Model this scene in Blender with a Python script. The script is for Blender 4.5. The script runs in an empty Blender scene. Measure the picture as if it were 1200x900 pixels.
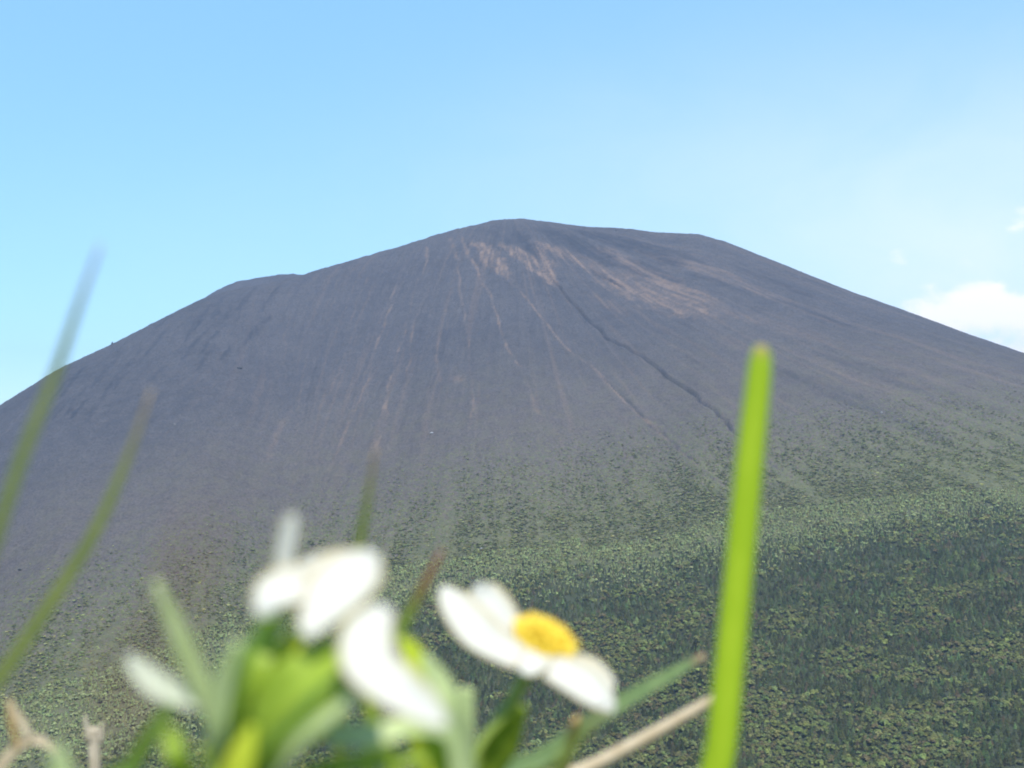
import bpy, math
import numpy as np
from mathutils import Vector

rng = np.random.default_rng(11)
scene = bpy.context.scene
COL = scene.collection
R = math.radians

# ------------------------------------------------------------------ camera
F = 1413.0                        # focal length in pixels of the 1200 px wide photograph
PITCH = math.atan(40.0 / F)       # the horizon lies 40 px under the centre
RIGHT = np.array([1.0, 0, 0])
FWD = np.array([0, math.cos(PITCH), math.sin(PITCH)])
UP = np.array([0, -math.sin(PITCH), math.cos(PITCH)])

def ray(px, py):
    px = np.asarray(px, float); py = np.asarray(py, float)
    u = (px - 600) / F; v = (450 - py) / F
    return u[..., None] * RIGHT + v[..., None] * UP + FWD

def at(px, py, d):
    """the point at depth d (metres) seen at a pixel of the photograph"""
    return ray(px, py) * d

cam = bpy.data.cameras.new('camera')
cam.sensor_width = 36.0
cam.lens = 36.0 * F / 1200.0
cam.clip_start = 0.01
cam.clip_end = 20000
cam.dof.use_dof = True
cam.dof.focus_distance = 5.0           # the autofocus stopped just short of the mountain
cam.dof.aperture_fstop = cam.lens / 3.6       # a 3.6 mm wide lens opening
cam_o = bpy.data.objects.new('camera', cam)
cam_o.rotation_euler = (R(90) + PITCH, 0, 0)
COL.objects.link(cam_o)
scene.camera = cam_o

# ------------------------------------------------------------------ helpers
def tag(o, label=None, cat=None, group=None, kind=None):
    if label: o['label'] = label
    if cat: o['category'] = cat
    if group: o['group'] = group
    if kind: o['kind'] = kind
    return o

def mesh_np(name, verts, faces, mat, smooth=False, attrs=None):
    """faces: (n, k) index array, or a list of such arrays"""
    if not isinstance(faces, list): faces = [faces]
    me = bpy.data.meshes.new(name)
    verts = np.asarray(verts, np.float32)
    me.vertices.add(len(verts))
    me.vertices.foreach_set('co', verts.ravel())
    idx = np.concatenate([f.ravel() for f in faces]).astype(np.int32)
    tot = np.concatenate([np.full(len(f), f.shape[1]) for f in faces]).astype(np.int32)
    start = np.concatenate([[0], np.cumsum(tot)[:-1]]).astype(np.int32)
    me.loops.add(len(idx)); me.polygons.add(len(tot))
    me.loops.foreach_set('vertex_index', idx)
    me.polygons.foreach_set('loop_start', start)
    me.polygons.foreach_set('loop_total', tot)
    me.polygons.foreach_set('use_smooth', np.full(len(tot), smooth))
    me.update(calc_edges=True)
    for k, v in (attrs or {}).items():
        v = np.asarray(v, np.float32)
        if v.ndim == 1:
            a = me.attributes.new(k, 'FLOAT', 'POINT'); a.data.foreach_set('value', v)
        else:
            a = me.attributes.new(k, 'FLOAT_COLOR', 'POINT')
            a.data.foreach_set('color', np.concatenate([v, np.ones((len(v), 1), np.float32)], 1).ravel())
    if mat: me.materials.append(mat)
    o = bpy.data.objects.new(name, me)
    COL.objects.link(o)
    return o

def hash2(ix, iy, seed):
    h = (ix.astype(np.int64) * 374761393 + iy.astype(np.int64) * 668265263 + seed * 974634777) & 0xFFFFFFFF
    h = ((h ^ (h >> 13)) * 1274126177) & 0xFFFFFFFF
    return ((h ^ (h >> 16)) & 0xFFFFFF) / float(0xFFFFFF)

def vnoise(x, y, seed=0):
    ix = np.floor(x); iy = np.floor(y); fx = x - ix; fy = y - iy
    fx = fx * fx * (3 - 2 * fx); fy = fy * fy * (3 - 2 * fy)
    a = hash2(ix, iy, seed); b = hash2(ix + 1, iy, seed); c = hash2(ix, iy + 1, seed); d = hash2(ix + 1, iy + 1, seed)
    return (a * (1 - fx) + b * fx) * (1 - fy) + (c * (1 - fx) + d * fx) * fy

def fbm(x, y, seed=0, octv=4, gain=0.5):
    s = 0; amp = 1; t = 0
    for i in range(octv):
        s = s + amp * vnoise(x, y, seed + i * 7); t += amp; amp *= gain; x = x * 2.03 + 11.3; y = y * 2.03 + 5.7
    return s / t

def sstep(a, b, x):
    t = np.clip((x - a) / (b - a), 0, 1)
    return t * t * (3 - 2 * t)

# ------------------------------------------------------------------ the mountain as a height function
def smooth_interp(xs, ys, n=5):
    """dense, slightly smoothed table"""
    X = np.linspace(xs[0], xs[-1], 3000); Y = np.interp(X, xs, ys)
    k = np.hanning(25); k /= k.sum()
    Yp = np.pad(Y, 12, mode='reflect', reflect_type='odd')
    return X, np.convolve(Yp, k, 'valid')

SIL = [(-1500, 1250), (-600, 800), (-200, 588), (-80, 521), (0, 475), (70, 432), (130, 405), (190, 374.5), (240, 350), (275, 341), (300, 336), (330, 330),
       (358, 322), (400, 309), (470, 289), (520, 273.5), (552, 265), (580, 259), (608, 257), (640, 260.5), (690, 267.5), (740, 269.5),
       (765, 273), (818, 275.5), (850, 284), (920, 312), (1000, 344), (1060, 365), (1130, 391), (1200, 415), (1400, 490), (1800, 620), (2700, 900)]
_sx = np.array([p[0] for p in SIL], float); _sy = np.array([p[1] for p in SIL], float)
_r = ray(_sx, _sy)
_phi = np.arctan2(_r[:, 0], _r[:, 1]); _ele = _r[:, 2] / np.hypot(_r[:, 0], _r[:, 1])
PHI_T, ELE_T = smooth_interp(_phi, _ele)

BACK = [(200, 420), (238, 352), (255, 341), (276, 332), (300, 328), (325, 324), (345, 323.2), (365, 325), (400, 335), (470, 380)]
_b = ray(np.array([p[0] for p in BACK], float), np.array([p[1] for p in BACK], float))
B_PHI = np.arctan2(_b[:, 0], _b[:, 1]); B_ELE = _b[:, 2] / np.hypot(_b[:, 0], _b[:, 1])

FLOOR = -245.0
def smax(a, b, k):
    m = np.maximum(a, b)
    return m + k * np.log(np.exp((a - m) / k) + np.exp((b - m) / k))

def z_smooth(x, y):
    d = np.hypot(x, y); phi = np.arctan2(x, y)
    phc = np.clip(phi, PHI_T[0], PHI_T[-1])
    D = 1900 * np.cos(np.clip(phc, -0.9, 0.9)) ** 1.0
    zr = D * np.interp(phc, PHI_T, ELE_T)
    a = np.abs(phc) / R(23)
    w = 70 + 260 * sstep(0.25, 1.1, a)
    s0 = np.interp(phc / R(23), [-1.6, -1, -0.5, 0, 0.5, 1, 1.6], [0.40, 0.47, 0.66, 0.76, 0.68, 0.52, 0.45])
    t = D - d
    rt = np.sqrt(t * t + w * w) - w
    L = 1250.0
    front = zr - s0 * L * (1 - np.exp(-rt / L))
    back = zr - 0.34 * rt
    # the far rim of the crater, seen as a low shoulder on the left
    bd = 2250.0
    zb = bd * np.interp(phc, B_PHI, B_ELE, left=-1, right=-1) - 0.0022 * (d - bd) ** 2 / 2
    back = np.maximum(back, np.where(np.abs(d - bd) < 330, zb, -999))
    z = np.where(t > 0, front, back)
    fl = FLOOR + 10 * (fbm(x / 170, y / 170, 3, 3) - 0.5)
    return smax(z, fl, 9.0)

def hit(px, py):
    """points of the mountain's face seen at pixels of the photograph"""
    px = np.atleast_1d(np.asarray(px, float)); py = np.atleast_1d(np.asarray(py, float))
    r = ray(px, py); r = r / np.hypot(r[:, 0], r[:, 1])[:, None]
    out = np.full(len(px), np.nan)
    prev = np.full(len(px), 600.0)
    lo = prev.copy(); hi = prev.copy(); done = np.zeros(len(px), bool)
    for d in np.arange(600, 2050, 4.0):
        p = r * d
        under = (p[:, 2] < z_smooth(p[:, 0], p[:, 1])) & ~done
        hi[under] = d; lo[under] = d - 4; done |= under
        if done.all(): break
    hi[~done] = 1880.0; lo[~done] = 1880.0
    for _ in range(12):
        m = (lo + hi) / 2; p = r * m[:, None]
        under = p[:, 2] < z_smooth(p[:, 0], p[:, 1])
        hi = np.where(under, m, hi); lo = np.where(under, lo, m)
    return r * ((lo + hi) / 2)[:, None]

def curve_dist(pts):
    """a line drawn on the face, as horizontal distance from the viewpoint against bearing"""
    p = hit([q[0] for q in pts], [q[1] for q in pts])
    ph = np.arctan2(p[:, 0], p[:, 1]); dd = np.hypot(p[:, 0], p[:, 1])
    return lambda x, y: np.interp(np.arctan2(x, y), ph, dd)

veg_line = curve_dist([(-60, 690), (0, 670), (100, 630), (200, 600), (400, 545), (600, 500), (800, 475), (1000, 458), (1200, 445), (1260, 440)])
veg_full = curve_dist([(-60, 860), (0, 830), (100, 800), (200, 760), (400, 690), (600, 640), (800, 600), (1000, 570), (1200, 545), (1260, 540)])
wood_line = curve_dist([(-60, 960), (0, 935), (120, 893), (200, 862), (300, 800), (400, 745), (470, 705), (560, 680), (700, 664), (800, 655), (900, 640), (1000, 618), (1100, 602), (1200, 592), (1260, 588)])
belt_line = curve_dist([(-60, 850), (0, 835), (100, 800), (200, 760), (300, 720), (400, 685), (470, 664), (560, 645), (700, 638), (800, 626), (900, 600), (1000, 590), (1100, 580), (1200, 570), (1260, 566)])

# streaks and gullies on the face: pixel polylines brought onto the mountain
def dist_poly(X, Y, poly, wid):
    """distance to a polyline divided by its local half width; X, Y flat"""
    best = np.full(X.shape, 99.0); along = np.zeros(X.shape)
    n = len(poly) - 1
    for i in range(n):
        a, b = poly[i], poly[i + 1]; wa, wb = wid[i], wid[i + 1]
        m = 6 * max(wa, wb) + 4
        sel = np.where((X > min(a[0], b[0]) - m) & (X < max(a[0], b[0]) + m) & (Y > min(a[1], b[1]) - m) & (Y < max(a[1], b[1]) + m))[0]
        if not len(sel): continue
        ab = b - a; L2 = (ab ** 2).sum() + 1e-9
        t = np.clip(((X[sel] - a[0]) * ab[0] + (Y[sel] - a[1]) * ab[1]) / L2, 0, 1)
        dx = X[sel] - a[0] - t * ab[0]; dy = Y[sel] - a[1] - t * ab[1]
        dd = np.hypot(dx, dy) / (wa + (wb - wa) * t)
        better = dd < best[sel]
        best[sel[better]] = dd[better]; along[sel[better]] = (i + t[better]) / n
    return best, along

# (points with half width in metres, strength)
PALE = [
    ([(526, 279, 3), (530, 290, 5), (537, 303, 3)], .8),
    ([(541, 276, 2), (546, 290, 4), (552, 305, 3), (575, 345, 2), (590, 400, 2), (612, 432, 1.5)], .7),
    ([(553, 280, 3), (566, 300, 6), (580, 315, 5), (598, 330, 3)], .85),
    ([(598, 330, 2), (630, 365, 2), (660, 402, 2), (700, 438, 2), (750, 485, 2), (800, 530, 2), (830, 556, 1.5)], .7),
    ([(560, 283, 3), (575, 296, 8), (588, 312, 8), (597, 325, 4)], .9),
    ([(586, 284, 3), (600, 296, 6), (618, 308, 5), (640, 326, 4), (655, 338, 2)], 1.0),
    ([(600, 288, 3), (622, 302, 7), (638, 318, 6), (652, 334, 3)], .8),
    ([(628, 288, 5), (636, 300, 8), (645, 318, 6), (653, 333, 3)], .85),
    ([(624, 283, 4), (650, 292, 9), (675, 304, 9), (695, 316, 8), (715, 326, 12), (745, 340, 18), (775, 352, 18), (800, 362, 12), (850, 380, 6)], .95),
    ([(695, 288, 5), (715, 296, 10), (745, 316, 14), (770, 330, 20), (800, 345, 14), (840, 356, 8)], .75),
    ([(675, 296, 4), (700, 310, 7), (735, 330, 10), (760, 342, 8)], .6),
    ([(755, 296, 6), (800, 308, 14), (840, 320, 16), (880, 338, 10), (930, 355, 6)], .38),
    ([(790, 345, 6), (840, 362, 10), (900, 378, 8), (960, 400, 6)], .26),
    ([(690, 345, 5), (715, 358, 7), (733, 368, 5)], .4),
    ([(499, 288, 2), (500, 302, 3), (497, 325, 1.5)], .55),
    ([(470, 315, 1.6), (457, 360, 2), (440, 410, 2), (428, 455, 2), (410, 500, 2), (385, 550, 3)], .5),
    ([(490, 320, 1.6), (480, 365, 2), (468, 410, 2), (455, 455, 2), (450, 500, 4), (440, 530, 5)], .55),
    ([(488, 368, 1.6), (482, 410, 2), (476, 440, 1.6)], .45),
    ([(537, 305, 1.6), (541, 350, 2), (548, 390, 1.6), (553, 440, 2), (557, 470, 2), (552, 500, 1.6)], .5),
    ([(515, 380, 1.6), (512, 420, 2), (516, 450, 3)], .35),
    ([(536, 440, 4), (540, 446, 6)], .4),
    ([(615, 445, 2), (630, 480, 4), (640, 500, 2)], .45),
    ([(436, 317, 2), (420, 350, 2), (408, 380, 1.6)], .3),
    ([(400, 430, 3), (385, 460, 4), (375, 480, 3)], .35),
    ([(340, 480, 4), (325, 510, 5), (312, 540, 4)], .25),
    ([(648, 500, 2), (665, 530, 2.5), (680, 560, 2)], .3),
    ([(900, 400, 8), (1000, 440, 10), (1100, 480, 8)], .14),
    ([(930, 385, 8), (1040, 425, 12), (1190, 480, 8)], .14),
    ([(820, 385, 6), (900, 420, 9), (980, 455, 6)], .14),
]
DARK = [
    ([(560, 268, 8), (585, 277, 10), (600, 286, 5)], .35),
    ([(603, 272, 9), (618, 287, 9), (632, 303, 5)], .8),
    ([(636, 268, 12), (665, 281, 20), (700, 297, 20), (728, 312, 10)], 1.0),
    ([(672, 271, 10), (715, 281, 17), (760, 296, 17), (800, 312, 10)], .9),
    ([(705, 300, 6), (735, 312, 9), (760, 325, 6)], .7),
    ([(735, 302, 5), (770, 318, 8), (800, 332, 6)], .6),
    ([(725, 277, 4), (790, 295, 6), (830, 312, 5)], .5),
    ([(800, 318, 5), (850, 332, 7), (880, 345, 5)], .55),
    ([(850, 308, 5), (905, 330, 7), (960, 352, 5)], .45),
    ([(900, 348, 5), (950, 365, 7), (1000, 385, 5)], .35),
    ([(712, 327, 2), (725, 333, 3), (733, 338, 2)], .9),
    ([(690, 315, 1.5), (703, 324, 2), (712, 328, 1.5)], .8),
    ([(900, 430, 10), (1000, 470, 14), (1110, 520, 12)], .4),
    ([(960, 415, 8), (1060, 450, 12), (1190, 490, 10)], .3),
    ([(1000, 470, 6), (1060, 495, 8), (1120, 522, 6)], .5),
]
for i in range(46):      # short dark rills on the left shoulder
    x0 = rng.uniform(60, 330); y0 = 420 - (x0 - 60) * 0.33 + rng.uniform(-8, 60); l = rng.uniform(14, 48)
    DARK.append(([(x0, y0, 2.0), (x0 - l * .36, y0 + l * .42, 3.6), (x0 - l * .7, y0 + l * .9, 2.0)], rng.uniform(.45, .85)))
GULLY = [
    ([(640, 316, 1.5), (652, 332, 3.0), (668, 352, 3.2), (690, 375, 3.4), (715, 398, 3.4), (738, 410, 3.2), (765, 428, 3.2), (800, 455, 3.2), (828, 474, 3.2), (850, 492, 3.2),
      (862, 508, 3.2), (885, 528, 3), (905, 545, 3), (940, 568, 2)], 4.2),
    ([(700, 438, 1.5), (725, 461, 2), (750, 485, 2.4), (800, 530, 2.6), (830, 556, 2.4), (862, 580, 1.5)], 1.6),
    ([(695, 316, 1.5), (712, 328, 2.2), (733, 338, 1.5)], 4.0),
]

def world_poly(pts):
    # a few extra points so that each line follows the surface, with a slight wander
    P = np.array(pts, float)
    s = np.linspace(0, len(P) - 1, (len(P) - 1) * 4 + 1)
    px = np.interp(s, np.arange(len(P)), P[:, 0]); py = np.interp(s, np.arange(len(P)), P[:, 1]); w = np.interp(s, np.arange(len(P)), P[:, 2])
    h = hit(px, py)
    h[:, :2] += (rng.random((len(h), 2)) - .5) * 5.0
    return h[:, :2], w

def flow_coord(X, Y):
    """where on the crest (metres along it) the fall line through each point begins"""
    gx = np.arange(-1000, 1001, 14.0); gy = np.arange(700, 2001, 14.0)
    px, py = np.meshgrid(gx, gy); sh = px.shape; px = px.ravel().copy(); py = py.ravel().copy()
    for _ in range(190):
        phi = np.arctan2(px, py); d = np.hypot(px, py)
        live = (d < 1900 * np.cos(np.clip(phi, -.9, .9)) - 25)
        if not live.any(): break
        a = px[live]; b = py[live]
        dx = z_smooth(a + 3, b) - z_smooth(a - 3, b); dy = z_smooth(a, b + 3) - z_smooth(a, b - 3)
        n = np.hypot(dx, dy) + 1e-9
        px[live] = a + 9 * dx / n; py[live] = b + 9 * np.maximum(dy / n, .25)
    Q = (np.arctan2(px, py) * 1900).reshape(sh)
    fx = np.clip((X - gx[0]) / 14, 0, len(gx) - 1.001); fy = np.clip((Y - gy[0]) / 14, 0, len(gy) - 1.001)
    ix = fx.astype(int); iy = fy.astype(int); fx = fx - ix; fy = fy - iy
    return (Q[iy, ix] * (1 - fx) + Q[iy, ix + 1] * fx) * (1 - fy) + (Q[iy + 1, ix] * (1 - fx) + Q[iy + 1, ix + 1] * fx) * fy

def build_mountain(mat):
    xs = np.concatenate([np.arange(-3600, -930, 30.0), np.arange(-930, 930.1, 2.0), np.arange(960, 3601, 30.0)])
    ys = np.concatenate([np.arange(420, 790, 10.0), np.arange(790, 1960, 2.0), np.arange(1970, 2500, 10), np.arange(2500, 4301, 60.0)])
    X, Y = np.meshgrid(xs, ys)
    ny, nx = X.shape
    X = X.ravel(); Y = Y.ravel()
    Z = z_smooth(X, Y)
    d = np.hypot(X, Y)
    slope_amt = sstep(FLOOR + 15, FLOOR + 90, Z)
    # flow lines: bearing around a point well behind the crest
    ax, ay = 40.0, 2150.0
    rad = np.hypot(X - ax, ay - Y)
    q = flow_coord(X, Y) + 5 * fbm(X / 60, Y / 60, 21, 3)
    # right of the summit the fall lines fan out from the crest's high point
    fx, fy = -5.0, 1945.0
    qr = np.arctan2(X - fx, fy - Y) * 420 + 5 * fbm(X / 60, Y / 60, 22, 3); rr = np.hypot(X - fx, fy - Y)
    mr = sstep(-75, -5, X - (1900 - Y) * .10)
    def lined(a, b, seed, octv, gain=.6):
        return fbm((q * .6 + X * .55) / a, rad / b, seed, octv, gain) * (1 - mr) + fbm(qr / a, rr / b, seed + 300, octv, gain) * mr
    rill = lined(11, 260, 31, 4) - .5
    rill2 = lined(4, 120, 41, 3) - .5
    Z = Z + slope_amt * (3.4 * rill + 1.6 * rill2) + (0.7 * (fbm(X / 26, Y / 26, 51, 4) - .5) + 1.2 * (fbm(X / 5, Y / 5, 61, 2) - .5))
    pale = np.zeros(len(X)); dark = np.zeros(len(X))
    edge = (fbm(X / 6, Y / 9, 71, 3) - .5)
    lumps = fbm(X / 7, Y / 22, 73, 3)
    fine_fl = lined(3.4, 46, 87, 4); fine_fl2 = lined(3.0, 34, 89, 4)
    for pts, k in PALE:
        p, w = world_poly(pts)
        dd, al = dist_poly(X, Y, p, w * (1.35 if w.max() > 5 else .85))
        m = np.clip(1.25 - dd + edge * 1.5, 0, 1) * k * np.clip(np.minimum(al, 1 - al) * 9 + .25, 0, 1)
        m = m * (.22 + .70 * sstep(.40, .62, fine_fl) if w.max() > 5 else .2 + .75 * sstep(.35, .65, lumps))
        pale = np.maximum(pale, m)
    for pts, k in DARK:
        p, w = world_poly(pts)
        dd, al = dist_poly(X, Y, p, w * 1.15)
        m = np.clip(1.3 - dd + edge * 1.4, 0, 1) * k * np.clip(np.minimum(al, 1 - al) * 9 + .25, 0, 1)
        m = m * (.62 + .7 * sstep(.35, .6, fine_fl2))
        dark = np.maximum(dark, m)
    for pts, depth in GULLY:
        p, w = world_poly(pts)
        dd, al = dist_poly(X, Y, p, w * .5 * (.75 + .5 * rng.random(len(w))))
        fade = np.clip(np.minimum(al * 8 + .3, (1 - al) * 6), 0, 1)
        Z = Z - depth * fade * np.exp(-(dd * .9) ** 2) + .22 * depth * fade * np.exp(-((dd - 2.1) / .7) ** 2)
        dark = np.maximum(dark, min(depth / 3, 1) * (.5 + 1.0 * sstep(.3, .6, fbm(X / 5, Y / 9, 77, 2))) * fade * np.exp(-(dd * .85) ** 2))
    # general streakiness
    pale = np.clip(pale + .20 * sstep(.55, .8, lined(5, 260, 81, 3)) * sstep(1050, 1500, d) * sstep(-420, -230, X), 0, 1)
    dark = np.clip(dark + .30 * sstep(.55, .8, lined(6, 160, 83, 3)) * sstep(1300, 1750, d), 0, 1)
    print('dark', (dark > .4).sum(), (pale > .4).sum())
    dv = veg_line(X, Y); df = veg_full(X, Y)
    veg = np.clip((dv - d) / np.maximum(dv - df, 20), 0, 1.6)
    veg = np.where(d > dv, 0, veg)
    veg = veg * (1 - .85 * np.clip(dark * 1.3, 0, 1))
    wood = sstep(-25, 12, wood_line(X, Y) - d)
    bank = .55 * sstep(500, -200, Y - 1300) + .0 * X
    j, i = np.meshgrid(np.arange(ny - 1), np.arange(nx - 1), indexing='ij')
    a = (j * nx + i).ravel()
    faces = np.stack([a, a + 1, a + nx + 1, a + nx], 1)
    o = mesh_np('mountain', np.stack([X, Y, Z], 1), faces, mat, True, {'pale': pale, 'dark': dark, 'veg': veg, 'wood': wood, 'lin': np.clip(lined(2.2, 55, 97, 4, .65), 0, 1) * sstep(-560, -330, X) + .5 * (1 - sstep(-560, -330, X)), 'soil': sstep(260, -40, d - dv)})
    tag(o, kind='structure')
    return o

# ------------------------------------------------------------------ node helpers
def new_mat(name):
    m = bpy.data.materials.new(name); m.use_nodes = True
    nt = m.node_tree; nt.nodes.clear()
    return m, nt

class NB:
    def __init__(s, nt): s.nt = nt
    def n(s, t, **kw):
        x = s.nt.nodes.new(t)
        for k, v in kw.items(): setattr(x, k, v)
        return x
    def link(s, a, b): s.nt.links.new(a, b)
    def sock(s, node, name, v):
        i = node.inputs[name]
        if isinstance(v, bpy.types.NodeSocket): s.link(v, i)
        else: i.default_value = v
    def math(s, op, a, b=0.0, c=0.0, clamp=False):
        x = s.n('ShaderNodeMath', operation=op, use_clamp=clamp)
        for k, v in enumerate((a, b, c)): s.sock(x, k, v)
        return x.outputs[0]
    def mix(s, f, a, b, blend='MIX'):
        x = s.n('ShaderNodeMix', data_type='RGBA', blend_type=blend)
        s.sock(x, 0, f); s.sock(x, 6, a); s.sock(x, 7, b)
        return x.outputs[2]
    def noise(s, vec, scale, detail=4, rough=.55, dist=0):
        x = s.n('ShaderNodeTexNoise')
        if vec is not None: s.link(vec, x.inputs['Vector'])
        x.inputs['Scale'].default_value = scale; x.inputs['Detail'].default_value = detail
        x.inputs['Roughness'].default_value = rough; x.inputs['Distortion'].default_value = dist
        return x.outputs['Fac']
    def ramp(s, v, a, b, lo=0., hi=1.):
        x = s.n('ShaderNodeMapRange', interpolation_type='SMOOTHSTEP')
        s.sock(x, 0, v); x.inputs[1].default_value = a; x.inputs[2].default_value = b; x.inputs[3].default_value = lo; x.inputs[4].default_value = hi
        return x.outputs[0]
    def attr(s, name, out='Fac'):
        return s.n('ShaderNodeAttribute', attribute_name=name).outputs[out]
    def pos(s): return s.n('ShaderNodeNewGeometry').outputs['Position']
    def scaled(s, vec, sc):
        x = s.n('ShaderNodeMapping'); s.link(vec, x.inputs[0]); x.inputs['Scale'].default_value = sc
        return x.outputs[0]
    def out(s, surf=None, vol=None):
        o = s.n('ShaderNodeOutputMaterial')
        if surf is not None: s.link(surf, o.inputs['Surface'])
        if vol is not None: s.link(vol, o.inputs['Volume'])

def rgb(*c): return (c[0], c[1], c[2], 1.0)

def mat_mountain():
    m, nt = new_mat('volcanic_scoria'); b = NB(nt)
    p = b.pos()
    big = b.noise(p, 0.006, 5, .6)
    mid = b.noise(p, 0.05, 5, .65)
    fine = b.noise(p, 0.45, 4, .7)
    c = b.mix(b.ramp(big, .35, .65), rgb(.048, .047, .055), rgb(.064, .061, .068))
    c = b.mix(b.ramp(mid, .38, .62, 0, .4), c, rgb(.084, .077, .081))
    c = b.mix(b.ramp(fine, .56, .36, 0, .85), c, rgb(.024, .024, .028))
    c = b.mix(b.ramp(fine, .60, .74, 0, .6), c, rgb(.15, .135, .132))
    lin = b.attr('lin')
    c = b.mix(b.ramp(lin, .42, .25, 0, .34), c, rgb(.036, .034, .040))
    c = b.mix(b.ramp(lin, .58, .78, 0, .22), c, rgb(.105, .086, .080))
    soil = b.attr('soil')
    c = b.mix(b.math('MULTIPLY', soil, .5), c, b.mix(b.ramp(fine, .35, .65), rgb(.060, .049, .042), rgb(.118, .096, .080)))
    c = b.mix(b.math('MULTIPLY', soil, b.ramp(b.noise(p, .06, 4, .6), .42, .62, 0, .3)), c, rgb(.090, .086, .055))
    pale_f = b.math('MULTIPLY', b.attr('pale'), b.ramp(b.noise(p, .22, 4, .7), .25, .65, .35, 1.0))
    c = b.mix(b.math('MULTIPLY', pale_f, .85), c, rgb(.215, .145, .105))
    dark_f = b.math('MULTIPLY', b.attr('dark'), b.ramp(b.noise(p, .12, 4, .7), .25, .6, .45, 1.0))
    c = b.mix(b.math('MULTIPLY', dark_f, .9), c, rgb(.022, .024, .032))
    # mosses and grasses between the shrubs, then painted shrub shade
    veg = b.attr('veg')
    patch = b.noise(p, .03, 6, .7)
    spots = b.noise(p, .26, 4, .75)
    v = b.math('ADD', b.math('MULTIPLY', veg, .5), b.math('SUBTRACT', b.math('ADD', b.math('MULTIPLY', patch, .3), b.math('MULTIPLY', spots, 2.4)), 1.50))
    c = b.mix(b.ramp(veg, 0, .9, 0, .85), c, b.mix(b.ramp(fine, .3, .7), rgb(.066, .051, .044), rgb(.142, .110, .094)))
    vf = b.math('MULTIPLY', b.ramp(v, 0, .24), b.ramp(veg, 0, .18))
    g = b.mix(b.ramp(b.noise(p, .09, 4), .35, .65), rgb(.070, .084, .034), rgb(.106, .116, .044))
    c = b.mix(b.math('MULTIPLY', vf, .72), c, g)
    shrub_shade = b.math('MULTIPLY', b.ramp(b.noise(p, .5, 3, .7), .53, .62), b.ramp(veg, .05, .5))  # dark green flecks: shadows of distant shrubs painted into the ground colour
    c = b.mix(b.math('MULTIPLY', shrub_shade, .7), c, rgb(.030, .040, .022))
    c = b.mix(b.math('MULTIPLY', b.attr('wood'), .9), c, rgb(.036, .044, .025))
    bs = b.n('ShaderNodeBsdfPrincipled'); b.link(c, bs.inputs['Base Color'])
    bs.inputs['Roughness'].default_value = .95; bs.inputs['Specular IOR Level'].default_value = .15
    bump = b.n('ShaderNodeBump'); bump.inputs['Strength'].default_value = .8; bump.inputs['Distance'].default_value = .9
    b.link(b.math('ADD', b.noise(p, .5, 4, .7), b.math('MULTIPLY', b.noise(p, .13, 3, .6), 1.5)), bump.inputs['Height'])
    b.link(bump.outputs[0], bs.inputs['Normal'])
    b.out(bs.outputs[0])
    return m

def mat_tint(name, transl=.25, rough=.7):
    m, nt = new_mat(name); b = NB(nt)
    p = b.pos()
    c = b.attr('tint', 'Color')
    c2 = b.mix(b.ramp(b.noise(p, 1.3, 3), .3, .7, 0, .5), c, b.mix(1.0, c, rgb(1.5, 1.35, 1.1), 'MULTIPLY'))
    df = b.n('ShaderNodeBsdfDiffuse'); b.link(c2, df.inputs[0])
    tr = b.n('ShaderNodeBsdfTranslucent'); b.link(c2, tr.inputs[0])
    mx = b.n('ShaderNodeMixShader'); mx.inputs[0].default_value = transl
    b.link(df.outputs[0], mx.inputs[1]); b.link(tr.outputs[0], mx.inputs[2])
    b.out(mx.outputs[0])
    return m

# ------------------------------------------------------------------ vegetation masses
def conifer_proto(r):
    V = []; T = []
    layers = 6
    for k in range(layers):
        h0 = .06 + .80 * k / layers; top = min(1.0, h0 + .30 - .01 * k)
        rad = .26 * (1 - k / (layers + .3)) ** .85 * r.uniform(.8, 1.15)
        n = 7; base = len(V); V.append((r.normal(0, .012), r.normal(0, .012), top))
        for i in range(2 * n):
            a = math.pi * i / n + r.uniform(-.2, .2) + k
            q = rad * (r.uniform(.85, 1.3) if i % 2 == 0 else r.uniform(.3, .6))
            V.append((q * math.cos(a), q * math.sin(a), h0 + (r.uniform(-.05, .03) if i % 2 == 0 else .06)))
        for i in range(2 * n): T.append((base, base + 1 + i, base + 1 + (i + 1) % (2 * n)))
    b = len(V)
    for i in range(3):
        a = i * 2.094; V.append((.02 * math.cos(a), .02 * math.sin(a), -.05)); V.append((.012 * math.cos(a), .012 * math.sin(a), .35))
    for i in range(3):
        j = (i + 1) % 3; T.append((b + 2 * i, b + 2 * j, b + 2 * i + 1)); T.append((b + 2 * j, b + 2 * j + 1, b + 2 * i + 1))
    return np.array(V), np.array(T)

def leafy_proto(r, n=56, size=.13, flat=.5, zc=.55):
    V = []; T = []
    for i in range(n):
        u = r.normal(size=3); u /= np.linalg.norm(u); u[2] = abs(u[2]) * 1.0 - .25
        rr = r.uniform(.6, 1.0) * (1 + .25 * math.sin(3 * math.atan2(u[1], u[0]) + 2 * u[2]))
        c = np.array([u[0] * .42 * rr, u[1] * .42 * rr, zc + u[2] * flat * rr])
        nrm = u * .9 + np.array([0, -.1, .5]) + r.normal(0, .4, 3); nrm /= np.linalg.norm(nrm)
        t = np.cross(nrm, r.normal(size=3)); t /= np.linalg.norm(t); s = np.cross(nrm, t)
        k = size * r.uniform(.7, 1.4); b = len(V)
        for (p, q) in ((-1, -.6), (.9, -.9), (1.1, .7), (-.5, 1)): V.append(c + t * p * k + s * q * k)
        T += [(b, b + 1, b + 2), (b, b + 2, b + 3)]
    return np.array(V), np.array(T)

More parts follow.
